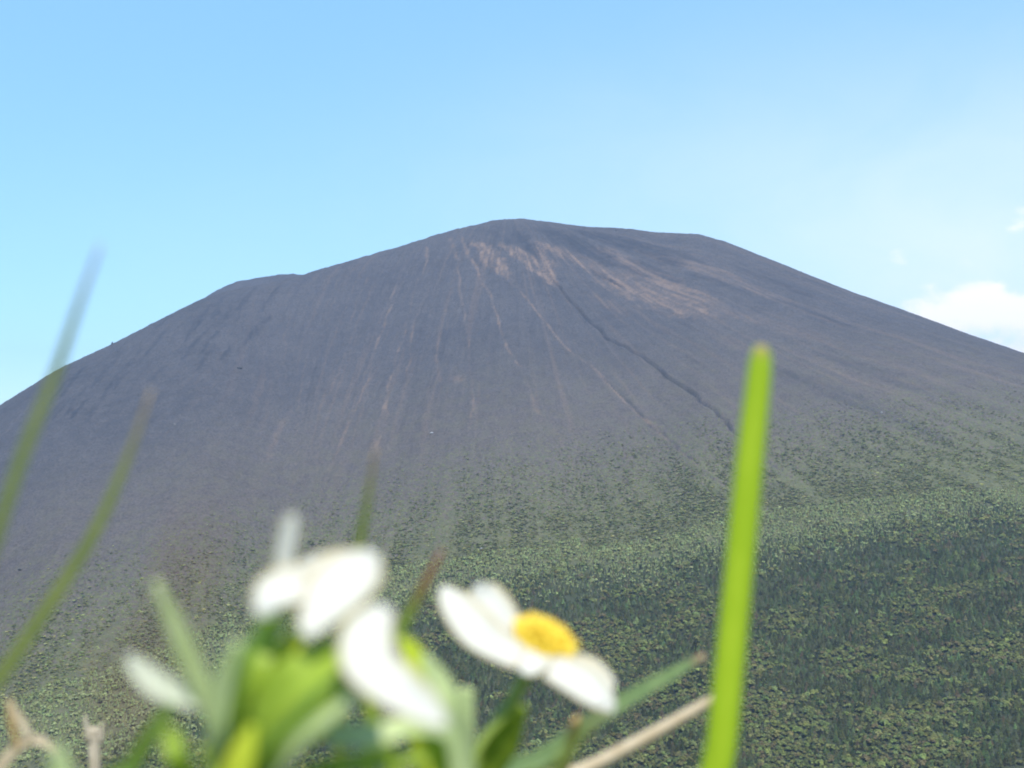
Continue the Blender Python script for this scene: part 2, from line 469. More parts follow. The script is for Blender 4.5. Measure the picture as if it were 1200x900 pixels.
def scatter(name, protos, xy, h, wid, tint, mat, zoff=0.0, jitter=.16):
    order = rng.integers(0, len(protos), len(xy))
    V = []; T = []; C = []; base = 0
    for k, (pv, pt) in enumerate(protos):
        s = np.where(order == k)[0]
        if not len(s): continue
        a = rng.uniform(0, 2 * math.pi, len(s)); ca = np.cos(a)[:, None]; sa = np.sin(a)[:, None]
        x = (pv[:, 0] * ca - pv[:, 1] * sa) * (h[s] * wid[s])[:, None] + xy[s, 0:1]
        y = (pv[:, 0] * sa + pv[:, 1] * ca) * (h[s] * wid[s])[:, None] + xy[s, 1:2]
        z = pv[:, 2][None] * h[s][:, None] + z_smooth(xy[s, 0], xy[s, 1])[:, None] + zoff
        V.append(np.stack([x, y, z], 2).reshape(-1, 3))
        T.append((pt[None] + (np.arange(len(s)) * len(pv))[:, None, None] + base).reshape(-1, 3))
        n = len(pv)
        C.append(np.repeat(tint[s], n, 0) * (1 + jitter * rng.normal(size=(len(s) * n, 1))))
        base += len(s) * n
    return mesh_np(name, np.concatenate(V), np.concatenate(T), mat, False, {'tint': np.clip(np.concatenate(C), .005, .6)})

def jgrid(x0, x1, y0, y1, sp, jit=.9):
    gx, gy = np.meshgrid(np.arange(x0, x1, sp), np.arange(y0, y1, sp))
    p = np.stack([gx.ravel(), gy.ravel()], 1) + (rng.random((gx.size, 2)) - .5) * sp * jit
    ok = (np.abs(np.arctan2(p[:, 0], p[:, 1])) < R(35)) & (np.hypot(p[:, 0], p[:, 1]) > 700)
    return p[ok]

def build_vegetation():
    m_tree = mat_tint('tree_foliage', .15); m_bush = mat_tint('shrub_foliage', .15)
    # --- forest
    p = jgrid(-700, 800, 700, 1420, 2.7)
    d = np.hypot(p[:, 0], p[:, 1]); lim = wood_line(p[:, 0], p[:, 1])
    into = lim - d + 44 * (fbm(p[:, 0] / 26, p[:, 1] / 26, 5, 3) - .5) + 34 * (rng.random(len(p)) - .5)
    gap = fbm(p[:, 0] / 14, p[:, 1] / 14, 6, 3)
    ok = (into > 0) & (gap > .13)
    p = p[ok]; into = into[ok]
    patch = fbm(p[:, 0] / 34, p[:, 1] / 22, 7, 4) + .24 * (rng.random(len(p)) - .5)
    band = sstep(150, 40, into) * sstep(-100, 150, p[:, 0])         # dark band of conifers at the wood's upper edge
    broad = patch - .17 * band > .485
    con = ~broad & (rng.random(len(p)) < .9)
    protosC = [conifer_proto(rng) for _ in range(10)]
    protosB = [leafy_proto(rng, 84, .088, .48, .5) for _ in range(12)]
    hC = np.clip(3.7 * rng.lognormal(0, .25, con.sum()), 2.0, 7.0) * (0.8 + .35 * sstep(0, 120, into[con]))
    tC = np.array([.056, .072, .031]) * rng.lognormal(0, .34, (con.sum(), 1)) * rng.uniform(.85, 1.15, (con.sum(), 3))
    brown = rng.random(con.sum()) < .03; tC[brown] = np.array([.09, .075, .045])
    forest_c = scatter('conifer_forest', protosC, p[con], hC, rng.uniform(1.15, 1.8, con.sum()), tC, m_tree, jitter=.12)
    tag(forest_c, 'dark conifer forest filling the valley floor at lower right below the volcano', 'forest', kind='stuff')
    nb = broad.sum()
    hB = np.clip(2.7 * rng.lognormal(0, .28, nb), 1.4, 5.5)
    tB = np.array([.122, .142, .052]) * rng.lognormal(0, .20, (nb, 1)) * rng.uniform(.88, 1.12, (nb, 3))
    ol = rng.random(nb) < .12; tB[ol] = np.array([.12, .105, .055])
    forest_b = scatter('broadleaf_thicket', protosB, p[broad], hB, rng.uniform(1.05, 1.6, nb), tB, m_tree, jitter=.07)
    tag(forest_b, 'bright yellow-green broadleaf thickets mixed among the dark conifers in the valley', 'thicket', kind='stuff')
    # --- pale belt of young trees above the forest
    p = jgrid(-800, 850, 760, 1460, 2.4)
    d = np.hypot(p[:, 0], p[:, 1]); lo = wood_line(p[:, 0], p[:, 1]); hi = belt_line(p[:, 0], p[:, 1])
    n1 = fbm(p[:, 0] / 26, p[:, 1] / 26, 8, 4)
    ok = (d > lo - 30 + 50 * (rng.random(len(p)) - .5)) & (d < hi + 44 * (n1 - .5)) & (fbm(p[:, 0] / 9, p[:, 1] / 9, 9, 2) > .24)
    p = p[ok]; n = len(p)
    protoS = [leafy_proto(rng, 34, .17, .42, .40) for _ in range(4)] + [conifer_proto(rng) for _ in range(8)]
    t = np.array([.200, .236, .108]) * rng.lognormal(0, .12, (n, 1)) * rng.uniform(.92, 1.08, (n, 3))
    t = t * np.where(rng.random(n) < .07, .5, 1.0)[:, None]
    belt = scatter('young_tree_belt', protoS, p, rng.uniform(1.6, 3.4, n), rng.uniform(.9, 1.4, n), t, m_bush, jitter=.07)
    tag(belt, 'pale green belt of young trees and bushes along the upper edge of the forest', 'shrub belt', kind='stuff')
    # --- dwarf shrubs dotted over the scree
    p = jgrid(-900, 900, 760, 1560, 1.6, 1.0)
    d = np.hypot(p[:, 0], p[:, 1]); dv = veg_line(p[:, 0], p[:, 1]); df = veg_full(p[:, 0], p[:, 1]); bl = belt_line(p[:, 0], p[:, 1])
    dens = np.clip((dv - d) / np.maximum(dv - df, 20), 0, 1) ** 1.05
    cl = fbm(p[:, 0] / 13, p[:, 1] / 13, 10, 3); cl2 = fbm(p[:, 0] / 70, p[:, 1] / 45, 12, 3)
    ok = (rng.random(len(p)) < dens * .72 * sstep(.10, .45, cl) * (.85 + .2 * sstep(.3, .65, cl2))) & (d > bl - 25)
    for pts, depth in GULLY[:2]:
        gp, gw = world_poly(pts); gd, _ = dist_poly(p[:, 0], p[:, 1], gp, gw); ok &= gd > 1.3
    p = p[ok]; n = len(p)
    protoD = [leafy_proto(rng, 15, .21, .34, .28) for _ in range(8)]
    big = rng.random(n) ** 3
    t = np.array([.136, .150, .058]) * rng.lognormal(0, .28, (n, 1)) * rng.uniform(.88, 1.12, (n, 3))
    sh = scatter('dwarf_shrubs', protoD, p, (.52 + 1.0 * big) * (.65 + .6 * dens[ok]), rng.uniform(1.7, 2.6, n), t, m_bush, jitter=.07)
    tag(sh, 'low dwarf shrubs dotted over the lower scree slopes of the volcano', 'shrubs', kind='stuff')
    print('shrubs', n)

# ------------------------------------------------------------------ boulders on the face
def rock_mesh(name, seed, loc, size, mat):
    r = np.random.default_rng(seed)
    import bmesh
    bm = bmesh.new(); bmesh.ops.create_icosphere(bm, subdivisions=2, radius=1)
    cuts = [r.normal(size=3) for _ in range(9)]
    for v in bm.verts:
        c = np.array(v.co)
        for q in cuts:
            qn = q / np.linalg.norm(q); dd = c @ qn
            if dd > .68: c = c - qn * (dd - .68)
        c = c * (1 + r.normal(0, .04)); v.co = Vector(c * np.array(size))
    me = bpy.data.meshes.new(name); bm.to_mesh(me); bm.free(); me.materials.append(mat)
    o = bpy.data.objects.new(name, me); COL.objects.link(o); o.location = loc
    return o

def mat_rock(name, c1, c2):
    m, nt = new_mat(name); b = NB(nt); p = b.pos()
    c = b.mix(b.ramp(b.noise(p, .8, 5, .7), .3, .7), rgb(*c1), rgb(*c2))
    bs = b.n('ShaderNodeBsdfPrincipled'); b.link(c, bs.inputs['Base Color']); bs.inputs['Roughness'].default_value = .9
    b.out(bs.outputs[0]); return m

def build_rocks():
    pale = mat_rock('pale_lava_rock', (.16, .16, .165), (.27, .27, .28)); dark = mat_rock('dark_lava_rock', (.03, .03, .035), (.06, .058, .06))
    for px, py, sz, m, lab in [
        (506, 508, (2.6, 2.0, 1.5), pale, 'pale grey boulder lying alone at mid slope left of centre'),
        (131.5, 404.5, (1.5, 1.5, 4.0), dark, 'small dark upright rock on the left skyline of the volcano'),
        (281, 432, (4.2, 3.2, 2.2), dark, 'dark low rock outcrop on the left shoulder of the volcano'),
        (1033, 484, (1.6, 1.4, 1.3), pale, 'small pale boulder above the green patches on the right flank'),
        (23, 668, (2.0, 1.6, 1.4), dark, 'dark boulder beside a grass blade on lower left scree'),
        (205, 498, (1.4, 1.1, 1.0), pale, 'tiny pale boulder high on the left scree face'),
        (564, 643, (1.3, 1.1, 1.0), pale, 'tiny pale boulder between white flower and pale tree belt'),
        (722, 270, (2.0, 2.0, 2.2), dark, 'small dark rock on the skyline right of summit'),
    ]:
        h = hit([px], [py])[0]
        z = z_smooth(h[:1], h[1:2])[0]
        tag(rock_mesh('boulder', int(px), (h[0], h[1], z + sz[2] * .35), sz, m), lab, 'boulder', 'boulders on the volcano')

# ------------------------------------------------------------------ near ground: the grassy rim the camera stands on
def z_ground(x, y):
    n = .05 * (fbm(x * 3 + 40, y * 3 + 40, 90, 3) - .5)
    edge = .78 + .10 * np.sin(x * 1.3) * np.exp(-np.abs(x) / 6)
    fall = np.maximum(y - edge, 0)
    z = -.315 + n - .74 * (np.sqrt(fall ** 2 + .02) - math.sqrt(.02))
    z = z - .22 * np.maximum(-y - 2.5, 0)
    rough = np.clip(np.hypot(x, y) - 2, 0, 60) / 60
    z = z + rough * 5 * (fbm(x / 24, y / 24, 95, 4) - .8)
    return np.maximum(z, FLOOR - 14 + 0 * x)

def build_ground():
    rr = np.concatenate([[0.0], np.geomspace(.03, 6000, 190)])
    th = np.linspace(0, 2 * math.pi, 241)[:-1]
    Rr, T = np.meshgrid(rr, th, indexing='ij')
    X = (Rr * np.sin(T)).ravel(); Y = (Rr * np.cos(T)).ravel()
    X[:240] = 1e-4 * np.sin(th); Y[:240] = 1e-4 * np.cos(th)
    Z = z_ground(X, Y)
    n = 240
    j, i = np.meshgrid(np.arange(len(rr) - 1), np.arange(n), indexing='ij')
    a = (j * n + i).ravel(); b2 = (j * n + (i + 1) % n).ravel()
    faces = np.stack([a, a + n, b2 + n, b2], 1)
    m, nt = new_mat('alpine_turf'); b = NB(nt); p = b.pos()
    c = b.mix(b.ramp(b.noise(p, 9, 5, .7), .35, .65), rgb(.045, .075, .020), rgb(.13, .105, .06))
    c = b.mix(b.ramp(b.noise(p, .02, 5, .7), .45, .6), c, rgb(.05, .075, .03))
    bs = b.n('ShaderNodeBsdfPrincipled'); b.link(c, bs.inputs['Base Color']); bs.inputs['Roughness'].default_value = .95
    b.out(bs.outputs[0])
    tag(mesh_np('ground', np.stack([X, Y, Z], 1), faces, m, True), kind='structure')

# ------------------------------------------------------------------ plants in front of the camera
def mat_leaf(name, c1, c2, transl=.5, rough=.45, tip=None, edge=None, scale=160):
    m, nt = new_mat(name); b = NB(nt); p = b.pos()
    c = b.mix(b.ramp(b.noise(p, scale, 3), .3, .7), rgb(*c1), rgb(*c2))
    if tip: c = b.mix(b.ramp(b.attr('along'), tip[0], tip[1]), c, rgb(*tip[2]))
    if edge: c = b.mix(b.ramp(b.attr('side'), edge[0], 1.0), c, rgb(*edge[1]))
    bs = b.n('ShaderNodeBsdfPrincipled'); b.link(c, bs.inputs['Base Color']); bs.inputs['Roughness'].default_value = rough
    bs.inputs['Specular IOR Level'].default_value = .35
    tr = b.n('ShaderNodeBsdfTranslucent'); b.link(c, tr.inputs[0])
    mx = b.n('ShaderNodeMixShader'); mx.inputs[0].default_value = transl
    b.link(bs.outputs[0], mx.inputs[1]); b.link(tr.outputs[0], mx.inputs[2])
    b.out(mx.outputs[0]); return m

def catmull(P, n):
    P = np.asarray(P, float)
    Q = np.concatenate([[2 * P[0] - P[1]], P, [2 * P[-1] - P[-2]]])
    out = []
    for s in np.linspace(0, len(P) - 1, n):
        i = min(int(s), len(P) - 2); t = s - i
        a, b, c, d = Q[i], Q[i + 1], Q[i + 2], Q[i + 3]
        out.append(.5 * ((2 * b) + (c - a) * t + (2 * a - 5 * b + 4 * c - d) * t * t + (3 * b - a - 3 * c + d) * t ** 3))
    return np.array(out)

def link_child(o, parent):
    o.parent = parent
    return o

def blade(name, pts, mat, base, facing=(0, -1, .25), cup=.25, parent=None, nu=22, nv=6, thick=.00025):
    """a leaf, petal or grass blade: pts = (px, py, depth, full width in px); thin but with thickness"""
    P = np.array([at(q[0], q[1], q[2]) for q in pts]); W = np.array([q[3] * q[2] / F / 2 for q in pts])
    S = catmull(P, nu); w = np.interp(np.linspace(0, len(W) - 1, nu), np.arange(len(W)), W)
    k = np.array([.25, .5, .25]); wp = np.pad(w, 1, mode='edge'); w = np.convolve(wp, k, 'valid')
    T = np.gradient(S, axis=0); T /= np.linalg.norm(T, axis=1)[:, None]
    Nn = np.asarray(facing, float); Nn = Nn / np.linalg.norm(Nn)
    V = []; along = []; side = []
    for i in range(nu):
        sd = np.cross(T[i], Nn); sd /= np.linalg.norm(sd) + 1e-9
        nr = np.cross(sd, T[i])
        for j in range(nv + 1):
            s = -1 + 2 * j / nv
            V.append(S[i] + sd * w[i] * s + nr * cup * w[i] * (s * s - .3)); along.append(i / (nu - 1)); side.append(abs(s))
    V = np.array(V) - np.asarray(base)
    m = nv + 1
    f = [(i * m + j, i * m + j + 1, (i + 1) * m + j + 1, (i + 1) * m + j) for i in range(nu - 1) for j in range(nv)]
    o = mesh_np(name, V, np.array(f), mat, True, {'along': along, 'side': side})
    md = o.modifiers.new('thickness', 'SOLIDIFY'); md.thickness = thick; md.offset = 0
    if parent is not None: o.parent = parent
    return o

def tube(name, pts, mat, base, parent=None, nu=26, ns=9):
    """pts = (px, py, depth, diameter in px)"""
    P = np.array([at(q[0], q[1], q[2]) for q in pts]); W = np.array([q[3] * q[2] / F / 2 for q in pts])
    S = catmull(P, nu); w = np.interp(np.linspace(0, len(W) - 1, nu), np.arange(len(W)), W)
    T = np.gradient(S, axis=0); T /= np.linalg.norm(T, axis=1)[:, None]
    V = []; al = []
    for i in range(nu):
        a = np.cross(T[i], (0.1, -1, .2)); a /= np.linalg.norm(a); b = np.cross(T[i], a)
        for j in range(ns):
            t = 2 * math.pi * j / ns; V.append(S[i] + w[i] * (a * math.cos(t) + b * math.sin(t))); al.append(i / (nu - 1))
    c0 = len(V); V.append(S[0]); V.append(S[-1]); al += [0, 1]
    q = [(i * ns + j, i * ns + (j + 1) % ns, (i + 1) * ns + (j + 1) % ns, (i + 1) * ns + j) for i in range(nu - 1) for j in range(ns)]
    t = [(c0, (j + 1) % ns, j) for j in range(ns)] + [(c0 + 1, (nu - 1) * ns + j, (nu - 1) * ns + (j + 1) % ns) for j in range(ns)]
    o = mesh_np(name, np.array(V) - np.asarray(base), [np.array(q), np.array(t)], mat, True, {'along': al, 'side': np.zeros(len(V))})
    if parent is not None: o.parent = parent
    return o

def root_point(px, d):
    """where something seen at column px and depth d meets the turf"""
    x = (px - 600) / F * d
    y = d * math.cos(PITCH)
    return np.array([x, y, float(z_ground(np.array([x]), np.array([y]))[0])])

def px_of(p):
    p = np.asarray(p); d = p @ FWD
    return 600 + F * (p @ RIGHT) / d, 450 - F * (p @ UP) / d, d

def empty(name, loc, label, cat, group=None):
    o = bpy.data.objects.new(name, None); COL.objects.link(o)
    o.location = loc; o.empty_display_size = .02
    return tag(o, label, cat, group)

def stamens(name, c, axis, rad, h, mat, base, parent, n=110, seed=3):
    r = np.random.default_rng(seed)
    import bmesh
    a = np.asarray(axis, float); a /= np.linalg.norm(a)
    e1 = np.cross(a, (0, 1, .1)); e1 /= np.linalg.norm(e1); e2 = np.cross(a, e1)
    bm = bmesh.new(); c = np.asarray(c) - np.asarray(base)
    for i in range(n):
        q = math.sqrt((i + .5) / n); t = i * 2.39996
        ro = rad * q * r.uniform(.9, 1.08)
        tipp = c + ro * (e1 * math.cos(t) + e2 * math.sin(t)) + a * h * (1.0 - .45 * q * q) * r.uniform(.85, 1.1)
        root = c + .25 * ro * (e1 * math.cos(t) + e2 * math.sin(t))
        res = bmesh.ops.create_icosphere(bm, subdivisions=1, radius=rad * .085 * r.uniform(.85, 1.2))
        dv = tipp - root; dv /= np.linalg.norm(dv)
        for v in res['verts']:
            cc = np.array(v.co); cc = cc + dv * (cc @ dv) * .7; v.co = Vector(cc + tipp)
        f = np.cross(dv, (0.3, .2, 1)); f /= np.linalg.norm(f); g = np.cross(dv, f); fr = rad * .022
        v0 = [bm.verts.new(root + fr * (f * math.cos(k * 2.094) + g * math.sin(k * 2.094))) for k in range(3)]
        v1 = [bm.verts.new(tipp + fr * (f * math.cos(k * 2.094) + g * math.sin(k * 2.094))) for k in range(3)]
        for k in range(3): bm.faces.new((v0[k], v0[(k + 1) % 3], v1[(k + 1) % 3], v1[k]))
    me = bpy.data.meshes.new(name); bm.to_mesh(me); bm.free(); me.materials.append(mat)
    o = bpy.data.objects.new(name, me); COL.objects.link(o); o.parent = parent
    return o

def build_foreground():
    M = dict(
        petal=mat_leaf('white_petal', (.76, .74, .685), (.80, .785, .73), .5, .6, edge=(.64, (.66, .57, .36))),
        cream=mat_leaf('cream_petal', (.62, .66, .50), (.72, .74, .60), .4, .6, tip=(.6, 1.0, (.72, .74, .62))),
        pale=mat_leaf('pale_leaf', (.46, .55, .24), (.56, .63, .33), .4, .5),
        leaf=mat_leaf('bright_leaf', (.34, .47, .04), (.42, .55, .07), .5, .45),
        olive=mat_leaf('olive_leaf', (.28, .38, .035), (.35, .44, .05), .5, .45),
        lime=mat_leaf('lime_stem', (.48, .58, .03), (.58, .62, .05), .4, .45),
        dgreen=mat_leaf('dark_green_blade', (.13, .25, .03), (.17, .30, .05), .45, .45),
        stem=mat_leaf('stem_green', (.26, .35, .07), (.32, .40, .09), .25, .5),
        wide=mat_leaf('wide_blade', (.40, .55, .02), (.46, .60, .03), .35, .5, tip=(.86, .96, (.62, .46, .16)), edge=(.35, (.31, .46, .02)), scale=60),
        grass=mat_leaf('grass_blade', (.16, .22, .035), (.22, .28, .05), .45, .5, tip=(.75, 1.0, (.24, .18, .10))),
        grassy=mat_leaf('pale_grass_blade', (.19, .24, .06), (.25, .29, .08), .4, .5, tip=(.8, 1.0, (.34, .26, .16))),
        grassr=mat_leaf('red_tipped_grass', (.16, .26, .04), (.21, .30, .05), .45, .5, tip=(.6, .95, (.30, .11, .06))),
        grassg=mat_leaf('grey_green_grass', (.20, .30, .12), (.26, .36, .15), .4, .5, tip=(.88, 1.0, (.45, .30, .18))),
        dry=mat_leaf('dry_straw', (.48, .37, .23), (.60, .49, .34), .2, .6),
        drypale=mat_leaf('bleached_straw', (.46, .39, .28), (.58, .50, .38), .2, .6),
        red=mat_leaf('red_brown_spike', (.17, .06, .045), (.24, .09, .06), .2, .7),
        tan=mat_leaf('tan_bud', (.42, .27, .10), (.5, .34, .14), .3, .6),
    )
    ym, nt = new_mat('yellow_anther'); b = NB(nt)
    c = b.mix(b.ramp(b.noise(b.pos(), 700, 2), .35, .65), rgb(.58, .36, .01), rgb(.78, .60, .06))
    bs = b.n('ShaderNodeBsdfPrincipled'); b.link(c, bs.inputs['Base Color']); bs.inputs['Roughness'].default_value = .6
    b.out(bs.outputs[0])

    # ---- anemone with the yellow centre (right)
    d = .28
    base = root_point(505, d)
    bx, by, bd = px_of(base)
    A = empty('anemone', base, 'single white anemone with yellow stamens, petals spread wide, on a green stem', 'flower', 'white anemones')
    tube('stem', [(bx, by, bd, 20), (500, 1300, d, 20), (530, 1000, d, 20), (553, 900, d, 19), (588, 842, d, 18), (612, 800, d, 17), (624, 778, d, 15)], M['stem'], base, A)
    fl = blade('flower', [(619, 786, d + .002, 8), (624, 780, d + .002, 13), (629, 774, d + .002, 13)], M['pale'], base, parent=A, nu=8)
    D = d
    blade('petal', [(632, 776, D - .004, 24), (602, 768, D - .005, 44), (560, 742, D - .006, 62), (532, 708, D - .004, 46), (519, 688, D - .002, 10)], M['petal'], base, (.25, -.65, .75), .28, fl)
    blade('petal', [(636, 766, D - .003, 26), (626, 776, D - .007, 36), (618, 784, D - .010, 30), (612, 788, D - .011, 12)], M['petal'], base, (.15, -.55, .85), .2, fl)
    blade('petal', [(628, 770, D + .002, 14), (600, 746, D + .004, 46), (579, 718, D + .005, 56), (564, 695, D + .006, 46), (560, 684, D + .006, 14)], M['petal'], base, (.45, -.75, .5), .3, fl)
    blade('petal', [(626, 776, D - .003, 24), (655, 788, D - .006, 48), (684, 803, D - .006, 62), (708, 820, D - .005, 44), (720, 832, D - .004, 12)], M['petal'], base, (.3, -.65, .75), .3, fl)
    blade('petal', [(632, 772, D + .003, 14), (662, 778, D + .005, 34), (692, 788, D + .006, 42), (712, 800, D + .006, 24), (719, 806, D + .006, 8)], M['petal'], base, (.3, -.6, .75), .3, fl)
    blade('petal', [(630, 768, D + .006, 12), (640, 756, D + .014, 30), (646, 744, D + .020, 34), (648, 736, D + .023, 12)], M['petal'], base, (.3, -.6, .75), .2, fl)
    stamens('stamens', at(633, 757, D + .005), (.30, -.30, .72), 40 * D / F, 23 * D / F, ym, base, fl, 150)
    blade('leaf', [(528, 1010, d, 22), (532, 920, d - .01, 40), (536, 860, d - .015, 42), (548, 806, d - .015, 14)], M['pale'], base, parent=A)
    blade('leaf', [(540, 1000, d, 20), (566, 915, d, 34), (592, 868, d - .005, 36), (614, 828, d - .01, 10)], M['olive'], base, parent=A)
    blade('leaf', [(535, 1010, d, 16), (512, 930, d - .02, 30), (498, 870, d - .03, 36), (486, 800, d - .03, 30), (476, 762, d - .03, 8)], M['lime'], base, parent=A)

    # ---- anemone cluster (left), nearer to the lens
    d = .19
    base = root_point(255, d)
    bx, by, bd = px_of(base)
    A = empty('anemone', base, 'white anemone with drooping petals seen from the side amid bright green leaves', 'flower', 'white anemones')
    tube('stem', [(bx, by, bd, 34), (262, 1500, d, 34), (270, 1100, d, 36), (278, 950, d, 40), (282, 880, d, 42), (300, 815, d, 28), (335, 760, d, 20), (372, 712, d, 16)], M['lime'], base, A)
    fl = blade('flower', [(362, 728, d, 12), (376, 708, d, 30), (390, 698, d, 30)], M['pale'], base, parent=A, nu=8)
    D = d
    blade('petal', [(352, 712, D + .002, 18), (338, 690, D, 26), (333, 655, D, 22), (338, 625, D, 23), (342, 604, D, 14)], M['petal'], base, (.4, -1, .2), .3, fl)
    blade('petal', [(372, 690, D - .001, 30), (345, 688, D - .003, 56), (322, 696, D - .005, 54), (312, 712, D - .006, 36), (312, 724, D - .006, 14)], M['petal'], base, (-.1, -.8, .6), .3, fl)
    blade('petal', [(438, 648, D + .002, 20), (420, 668, D, 78), (396, 694, D - .003, 84), (374, 722, D - .006, 58), (358, 746, D - .008, 16)], M['petal'], base, (-.2, -.8, .6), .3, fl)
    blade('petal', [(345, 668, D + .006, 10), (375, 664, D + .006, 34), (405, 664, D + .006, 44), (430, 672, D + .005, 40)], M['petal'], base, (-.2, -.8, .6), .2, fl)
    blade('petal', [(452, 712, D - .012, 24), (432, 742, D - .015, 64), (432, 778, D - .018, 66), (466, 808, D - .020, 58), (500, 832, D - .020, 44), (523, 850, D - .020, 10)], M['petal'], base, (.1, -.75, .65), .3, fl)
    for k, (pts, mt, fc) in enumerate([
        ([(270, 960, D, 20), (262, 880, D, 22), (240, 815, D - .003, 25), (208, 740, D - .006, 25), (181, 682, D - .008, 8)], 'pale', (.6, -.9, .5)),
        ([(278, 940, D, 34), (280, 850, D - .004, 46), (300, 775, D - .004, 40), (322, 722, D + .004, 22), (330, 704, D + .006, 8)], 'leaf', (.5, -.85, .5)),
        ([(282, 930, D + .004, 30), (300, 840, D + .008, 40), (336, 770, D + .010, 36), (352, 735, D + .012, 10)], 'lime', (.5, -.8, .6)),
        ([(285, 930, D, 40), (300, 860, D - .006, 66), (345, 805, D - .008, 74), (388, 768, D - .006, 46), (412, 752, D - .005, 10)], 'leaf', (-.3, -.8, .6)),
        ([(288, 940, D, 36), (325, 880, D - .01, 60), (372, 838, D - .012, 60), (412, 806, D - .012, 14)], 'olive', (-.3, -.8, .6)),
        ([(268, 940, D, 20), (254, 880, D - .012, 24), (259, 810, D - .014, 26), (279, 752, D - .014, 12)], 'pale', (.6, -.9, .5)),
        ([(290, 980, D, 30), (350, 915, D - .004, 26), (430, 894, D - .006, 24), (500, 890, D - .006, 12)], 'leaf', (.1, -.6, .8)),
        ([(258, 1000, D - .014, 30), (270, 930, D - .016, 40), (284, 885, D - .016, 32), (296, 850, D - .015, 8)], 'lime', (.1, -.8, .6)),
        ([(292, 950, D - .012, 12), (318, 878, D - .016, 16), (362, 826, D - .017, 16), (408, 782, D - .016, 6)], 'dgreen', (-.3, -.8, .6)),
        ([(276, 930, D - .008, 12), (268, 850, D - .012, 16), (284, 780, D - .012, 15), (304, 735, D - .010, 5)], 'dgreen', (.3, -.9, .4)),
        ([(300, 940, D - .012, 14), (352, 868, D - .018, 18), (398, 830, D - .019, 18), (430, 800, D - .018, 6)], 'pale', (-.2, -.7, .7)),
        ([(470, 970, D + .02, 14), (462, 905, D + .02, 18), (440, 850, D + .02, 18), (428, 815, D + .02, 6)], 'olive', (.2, -.8, .6)),
        ([(520, 960, D + .03, 24), (506, 860, D + .035, 30), (496, 800, D + .035, 36), (480, 762, D + .035, 26), (470, 748, D + .035, 8)], 'lime', (.5, -.7, .6)),
        ([(560, 960, D + .04, 20), (530, 850, D + .03, 40), (512, 800, D + .03, 34), (496, 768, D + .03, 10)], 'pale', (.5, -.7, .6)),
        ([(372, 852, D - .01, 12), (395, 862, D - .01, 30), (440, 862, D - .008, 32), (485, 852, D - .006, 24), (530, 870, D, 20), (545, 960, D, 14)], 'pale', (0, -.7, .7)),
        ([(265, 960, D, 20), (214, 900, D - .015, 26), (202, 862, D - .015, 22), (200, 850, D - .015, 8)], 'leaf', (0, -1, .3)),
        ([(275, 960, D, 30), (262, 905, D + .01, 34), (244, 872, D + .01, 20)], 'leaf', (0, -1, .3)),
    ]):
        blade('leaf', pts, M[mt], base, fc, .3, A)
    bud = blade('flower', [(262, 850, D, 12), (250, 828, D, 20), (240, 815, D, 18)], M['pale'], base, parent=A, nu=8)
    blade('petal', [(252, 826, D - .001, 16), (220, 818, D - .004, 26), (188, 806, D - .006, 31), (164, 786, D - .006, 26), (150, 768, D - .006, 8)], M['cream'], base, (.3, -.8, .6), .35, bud)

    # ---- grasses, each blade with its own root
    def one(name, label, cat, group, pts, mt, rx, fn=blade, **kw):
        q = pts[0]; base = root_point(rx, q[2]); bx, by, bd = px_of(base)
        mid = ((bx * .45 + q[0] * .55), (by * .4 + q[1] * .6), q[2], q[3] * 1.05)
        o = fn(name, [(bx, by, bd, q[3])] + [mid] + pts, M[mt], base, **kw)
        o.location = base
        return tag(o, label, cat, group)
    G = 'grass blades in front of the lens'
    one('grass_blade', 'broad upright lime green grass blade with tan tip right of the flowers', 'grass blade', G,
        [(832, 980, .27, 42), (846, 860, .27, 40), (862, 700, .27, 38), (878, 540, .27, 36), (890, 430, .27, 31), (892, 405, .27, 14)], 'wide', 790, nu=40, cup=.15, facing=(.3, -.85, .35))
    one('grass_blade', 'tall arching thin blade at far left whose tip stands against the sky', 'grass blade', G,
        [(-60, 830, .21, 16), (-8, 640, .205, 16), (28, 530, .205, 15), (64, 440, .205, 12), (92, 358, .205, 8), (118, 286, .205, 3)], 'grassy', -150, nu=40, cup=.2)
    one('grass_blade', 'long thin green blade leaning right across the lower left scree', 'grass blade', G,
        [(-90, 900, .24, 17), (-5, 800, .24, 17), (60, 705, .24, 16), (110, 625, .24, 14), (148, 540, .24, 9), (178, 456, .24, 3)], 'grassy', -220, nu=40, cup=.2)
    one('grass_blade', 'short green blade tip rising just above the left anemone petals', 'grass blade', G,
        [(400, 800, .26, 12), (418, 660, .26, 11), (430, 590, .26, 8), (440, 525, .26, 3)], 'grass', 390, cup=.2)
    one('grass_blade', 'slim green blade with reddish tip between the two white flowers', 'grass blade', G,
        [(436, 830, .27, 14), (470, 738, .27, 14), (495, 690, .27, 11), (518, 644, .27, 3)], 'grassr', 400, cup=.2)
    one('grass_blade', 'grey-green blade slanting up right behind the drooping right petal', 'grass blade', G,
        [(560, 950, .34, 20), (640, 885, .34, 20), (720, 828, .34, 18), (790, 788, .34, 14), (826, 767, .34, 5)], 'grassg', 540, cup=.2)
    one('grass_blade', 'dark green blade leaning right under the left anemone leaves', 'grass blade', G,
        [(118, 990, .22, 22), (155, 898, .22, 22), (190, 842, .22, 18), (215, 808, .22, 6)], 'dgreen', 90, cup=.2)
    one('grass_blade', 'soft light green blade low beside the right anemone stem', 'grass blade', G,
        [(610, 990, .2, 14), (645, 910, .2, 15), (680, 862, .2, 12), (712, 828, .2, 4)], 'grass', 560, cup=.2)
